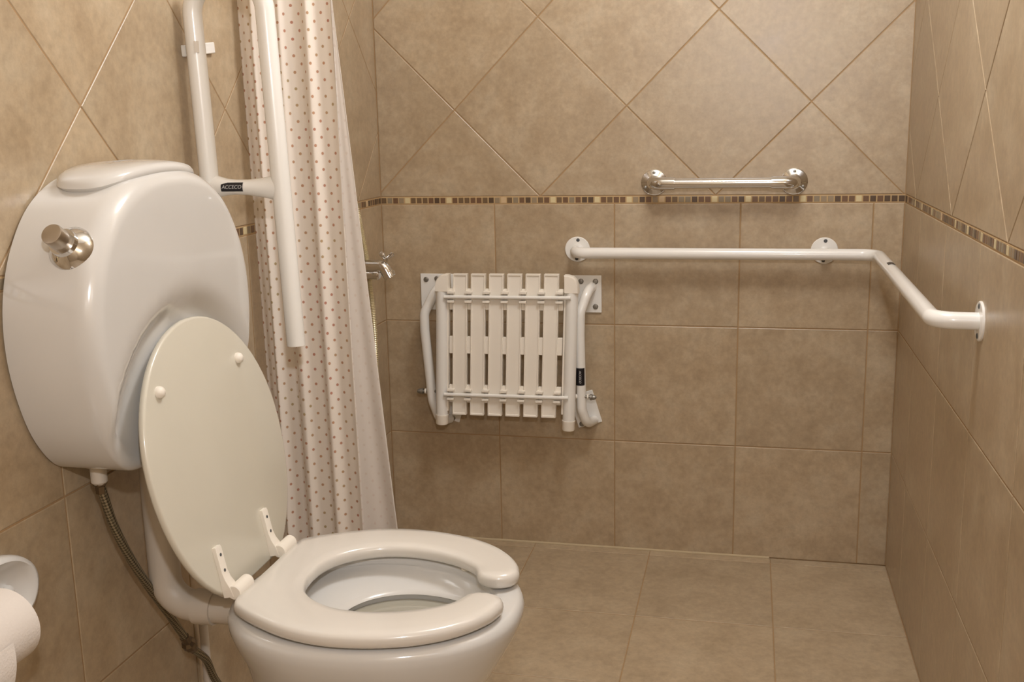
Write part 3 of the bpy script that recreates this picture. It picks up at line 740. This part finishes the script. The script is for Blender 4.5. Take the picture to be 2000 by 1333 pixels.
# printed sticker wrapped on the arm along the right wall
mb = MB(); rg = []
for k in range(9):
    a = math.radians(62 + 58 * k / 8); o = Vector((XC + 0.0015 + 0.0152 * math.cos(a), 0, ZG + 0.0152 * math.sin(a)))
    rg.append([o + Vector((0, -0.352, 0)), o + Vector((0, -0.318, 0)), o + Vector((0.0, -0.318, 0)) + Vector((math.cos(a), 0, math.sin(a))) * 0.0006, o + Vector((0, -0.352, 0)) + Vector((math.cos(a), 0, math.sin(a))) * 0.0006])
mb.loft(rg); mb.build('label', MT['black'], bar, smooth=40)

# ------------------------------------------------------------------ folded shower seat
fs = thing('folding_shower_seat', (0.37, 0, 0.36), 'white slatted shower seat folded up against the back wall', 'shower seat')
YS = -0.10
def sk(x, z): return x + (z - 0.60) * 0.036          # the folded seat hangs slightly out of plumb
def zoff(x): return 0.006 * (x - 0.37)
def seat_box(x0, x1, z0, z1, y0, y1, bev, name, mat, parent):
    mb = MB(); zm_ = (z0 + z1) / 2; xm_ = (x0 + x1) / 2
    mb.box((x0, y0, z0), (x1, y1, z1), bev)
    mb.v = [(v[0] + (v[2] - 0.60) * 0.036, v[1], v[2] + zoff(v[0])) for v in mb.v]
    return mb.build(name, mat, parent)
SX = [0.2480 + 0.0504 * k for k in range(6)]
for x in SX:
    # a moulded slat: shallow channel with raised lips
    mb = MB(); prof = [(-0.0200, 0.014), (-0.0200, 0.001), (-0.0190, 0.0), (-0.0172, 0.0), (-0.0162, 0.003), (0.0162, 0.003), (0.0172, 0.0), (0.0190, 0.0), (0.0200, 0.001), (0.0200, 0.014)]
    rg = []
    for z, lip in ((0.412, 1), (0.4125, 1), (0.416, 1), (0.4175, 0), (0.8025, 0), (0.804, 1), (0.8075, 1), (0.808, 1)):
        shr = 0.96 if z in (0.412, 0.808) else 1.0
        rg.append([Vector((sk(x, z) + px * shr, YS - 0.012 + (0.0 if (lip and abs(px) <= 0.0162) else py), z + zoff(x))) for px, py in prof])
    mb.loft(rg); mb.build('slat', MT['slat'], fs, smooth=30)
for k in range(7):
    x0 = SX[0] - 0.0304 - 0.0 if k == 0 else SX[k - 1] + 0.0198
    x1 = SX[0] - 0.0198 if k == 0 else (SX[k] - 0.0198 if k < 6 else SX[5] + 0.0330)
    for z0, z1 in ((0.709, 0.767), (0.586, 0.634), (0.447, 0.497)):
        seat_box(x0, x1, z0, z1, YS - 0.0085, YS + 0.002, 0.001, 'bridge', MT['slat'], fs)
    for z in (0.7455, 0.4710):
        cx = (x0 + x1) / 2 if 0 < k < 6 else (x1 - 0.004 if k == 0 else x0 + 0.004)
        for dz in (0.0125, -0.0125):
            seat_box(cx - 0.010, cx + 0.010, z + dz - 0.0035, z + dz + 0.0035, YS - 0.0215, YS - 0.006, 0.0012, 'rod_clip', MT['plastic'], fs)
for z in (0.7455, 0.4710):
    mb = MB(); mb.tube([(sk(0.206, z), YS - 0.0185, z + zoff(0.206)), (sk(0.555, z), YS - 0.0185, z + zoff(0.555))], 0.0052, 14); mb.build('cross_rod', MT['enamel'], fs)
for xx, sgn, ztop, zbot in ((0.195, -1, 0.768, 0.380), (0.555, 1, 0.770, 0.377)):
    mb = MB(); mb.tube([(sk(xx, zbot + 0.025), YS, zbot + 0.022), (sk(xx, ztop), YS, ztop)], 0.0170, 24); mb.build('side_tube', MT['enamel'], fs)
    mb = MB(); mb.lathe([(0.0165, 0), (0.0176, 0.003), (0.0176, 0.022), (0.0182, 0.024), (0.0182, 0.028)], (sk(xx, zbot), YS, zbot), (0.036, 0, 1), 24); mb.build('end_cap', MT['slat'], fs)
    # moulded shoulder closing the top of the tube, square on the slat side and rounded outside
    out = []
    x0 = sk(xx, 0.79)
    shp = [(-sgn * 0.021, 0.757), (-sgn * 0.021, 0.806), (-sgn * 0.010, 0.806), (sgn * 0.003, 0.802), (sgn * 0.012, 0.793), (sgn * 0.017, 0.780), (sgn * 0.0182, 0.757)]
    mb = MB(); mb.loft([[Vector((x0 + a * f, y_, 0.78 + (b_ - 0.78) * f)) for a, b_ in shp] for y_, f in ((YS + 0.016, 0.93), (YS + 0.013, 1.0), (YS - 0.012, 1.0), (YS - 0.017, 0.9))]); mb.build('shoulder', MT['slat'], fs, smooth=50)
    # edge rib between tube and first gap
    seat_box(xx - sgn * 0.0175 - 0.003, xx - sgn * 0.0175 + 0.003, 0.42, 0.76, YS - 0.006, YS + 0.010, 0.001, 'edge_rib', MT['slat'], fs)
# upper wall plates
for x0, x1, scr in ((0.109, 0.205, ((0.126, 0.775), (0.158, 0.778), (0.126, 0.706))), (0.528, 0.6265, ((0.610, 0.775), (0.570, 0.775), (0.610, 0.705)))):
    mb = MB(); mb.box((x0, -0.005, 0.688), (x1, 0.0, 0.7915), 0.0012); pl = mb.build('wall_plate', MT['enamel'], fs)
    for x, z in scr:
        mb = MB(); mb.lathe([(0.0075, 0), (0.0075, 0.0012), (0.0055, 0.0035), (0.002, 0.004)], (x, -0.005, z), (0, -1, 0), 16); mb.build('screw', MT['steel'], pl)
# lower wall plates of the props
for c, ang, hx, hz_, scr in (((0.580, 0.412), 17, 0.035, 0.048, (0.570, 0.368)), ((0.1916, 0.412), -17, 0.034, 0.048, (0.192, 0.369))):
    R_ = Matrix.Rotation(math.radians(-ang), 3, 'Y'); cx, cz = c
    mb = MB(); mb.box((cx - hx, -0.005, cz - hz_), (cx + hx, 0.0, cz + hz_), 0.0012, R_, (cx, 0, cz)); pl = mb.build('prop_plate', MT['enamel'], fs)
    mb = MB(); mb.lathe([(0.0075, 0), (0.0075, 0.0012), (0.0055, 0.0035), (0.002, 0.004)], (scr[0], -0.005, scr[1]), (0, -1, 0), 16); mb.build('screw', MT['steel'], pl)
# swinging arms
mb = MB(); mb.tube(spline(fillet([(0.180, -0.004, 0.765), (0.172, -0.058, 0.757), (0.1385, -0.074, 0.690), (0.1385, -0.074, 0.640), (0.1535, -0.074, 0.440), (0.172, -0.066, 0.377), (0.187, -0.02, 0.372)], 0.045, 6), 1), 0.0135, 20); mb.build('arm', MT['enamel'], fs)
mb = MB(); mb.tube(spline(fillet([(0.600, -0.004, 0.760), (0.596, -0.055, 0.756), (0.578, -0.074, 0.700), (0.5765, -0.074, 0.640), (0.580, -0.074, 0.430), (0.592, -0.060, 0.385), (0.604, -0.004, 0.380)], 0.045, 6), 1), 0.0135, 20); arm = mb.build('arm', MT['enamel'], fs)
mb = MB(); rg = []
for k in range(11):
    a = math.radians(-58 + 116 * k / 10); n = Vector((math.sin(a), -math.cos(a), 0))
    o = Vector((0.5782, -0.074, 0)) + n * 0.0134
    rg.append([o + Vector((0, 0, 0.500)), o + n * 0.0006 + Vector((0, 0, 0.500)), o + n * 0.0006 + Vector((0, 0, 0.5485)), o + Vector((0, 0, 0.5485))])
mb.loft(rg); lb = mb.build('label', MT['black'], arm, smooth=40)
text_mesh('ACCECO', 0.0085, MT['ink'], 'lettering', lb, frame_matrix((0.5785, -0.0886, 0.5245), (0, 0, -1), (1, 0, 0)), 0.2)
for x0, x1 in ((0.118, 0.176), (0.565, 0.614)):
    mb = MB(); mb.tube([(x0, -0.078, 0.466), (x1, -0.078, 0.468)], 0.0045, 12); bt = mb.build('pivot_bolt', MT['steel'], fs)
    e = x0 if x0 < 0.3 else x1; d = -1 if x0 < 0.3 else 1
    mb = MB(); mb.lathe([(0.0085, -0.010), (0.0085, -0.004), (0.007, -0.003), (0.0075, 0.0), (0.005, 0.006), (0.001, 0.008)], (e, -0.078, 0.466), (d, 0, 0), 12); mb.build('acorn_nut', MT['steel'], bt)
    w = 0.1375 if x0 < 0.3 else 0.594
for x in (0.1335, 0.1685, 0.5655, 0.5965):
    mb = MB(); mb.lathe([(0.007, 0), (0.0075, 0.001), (0.0075, 0.003), (0.007, 0.004)], (x, -0.078, 0.467), (1, 0, 0), 14); mb.build('washer', MT['plastic'], fs)

# ------------------------------------------------------------------ ceiling lamp
cl_ = thing('ceiling_lamp', (LAMP[0], LAMP[1], ZC), 'white ceiling lamp base over the middle of the room', 'lamp')
mb = MB(); mb.lathe([(0.10, 0), (0.10, 0.012), (0.085, 0.03), (0.03, 0.036), (0.028, 0.09)], (LAMP[0], LAMP[1], ZC), (0, 0, -1), 36); mb.build('base', MT['paint'], cl_)
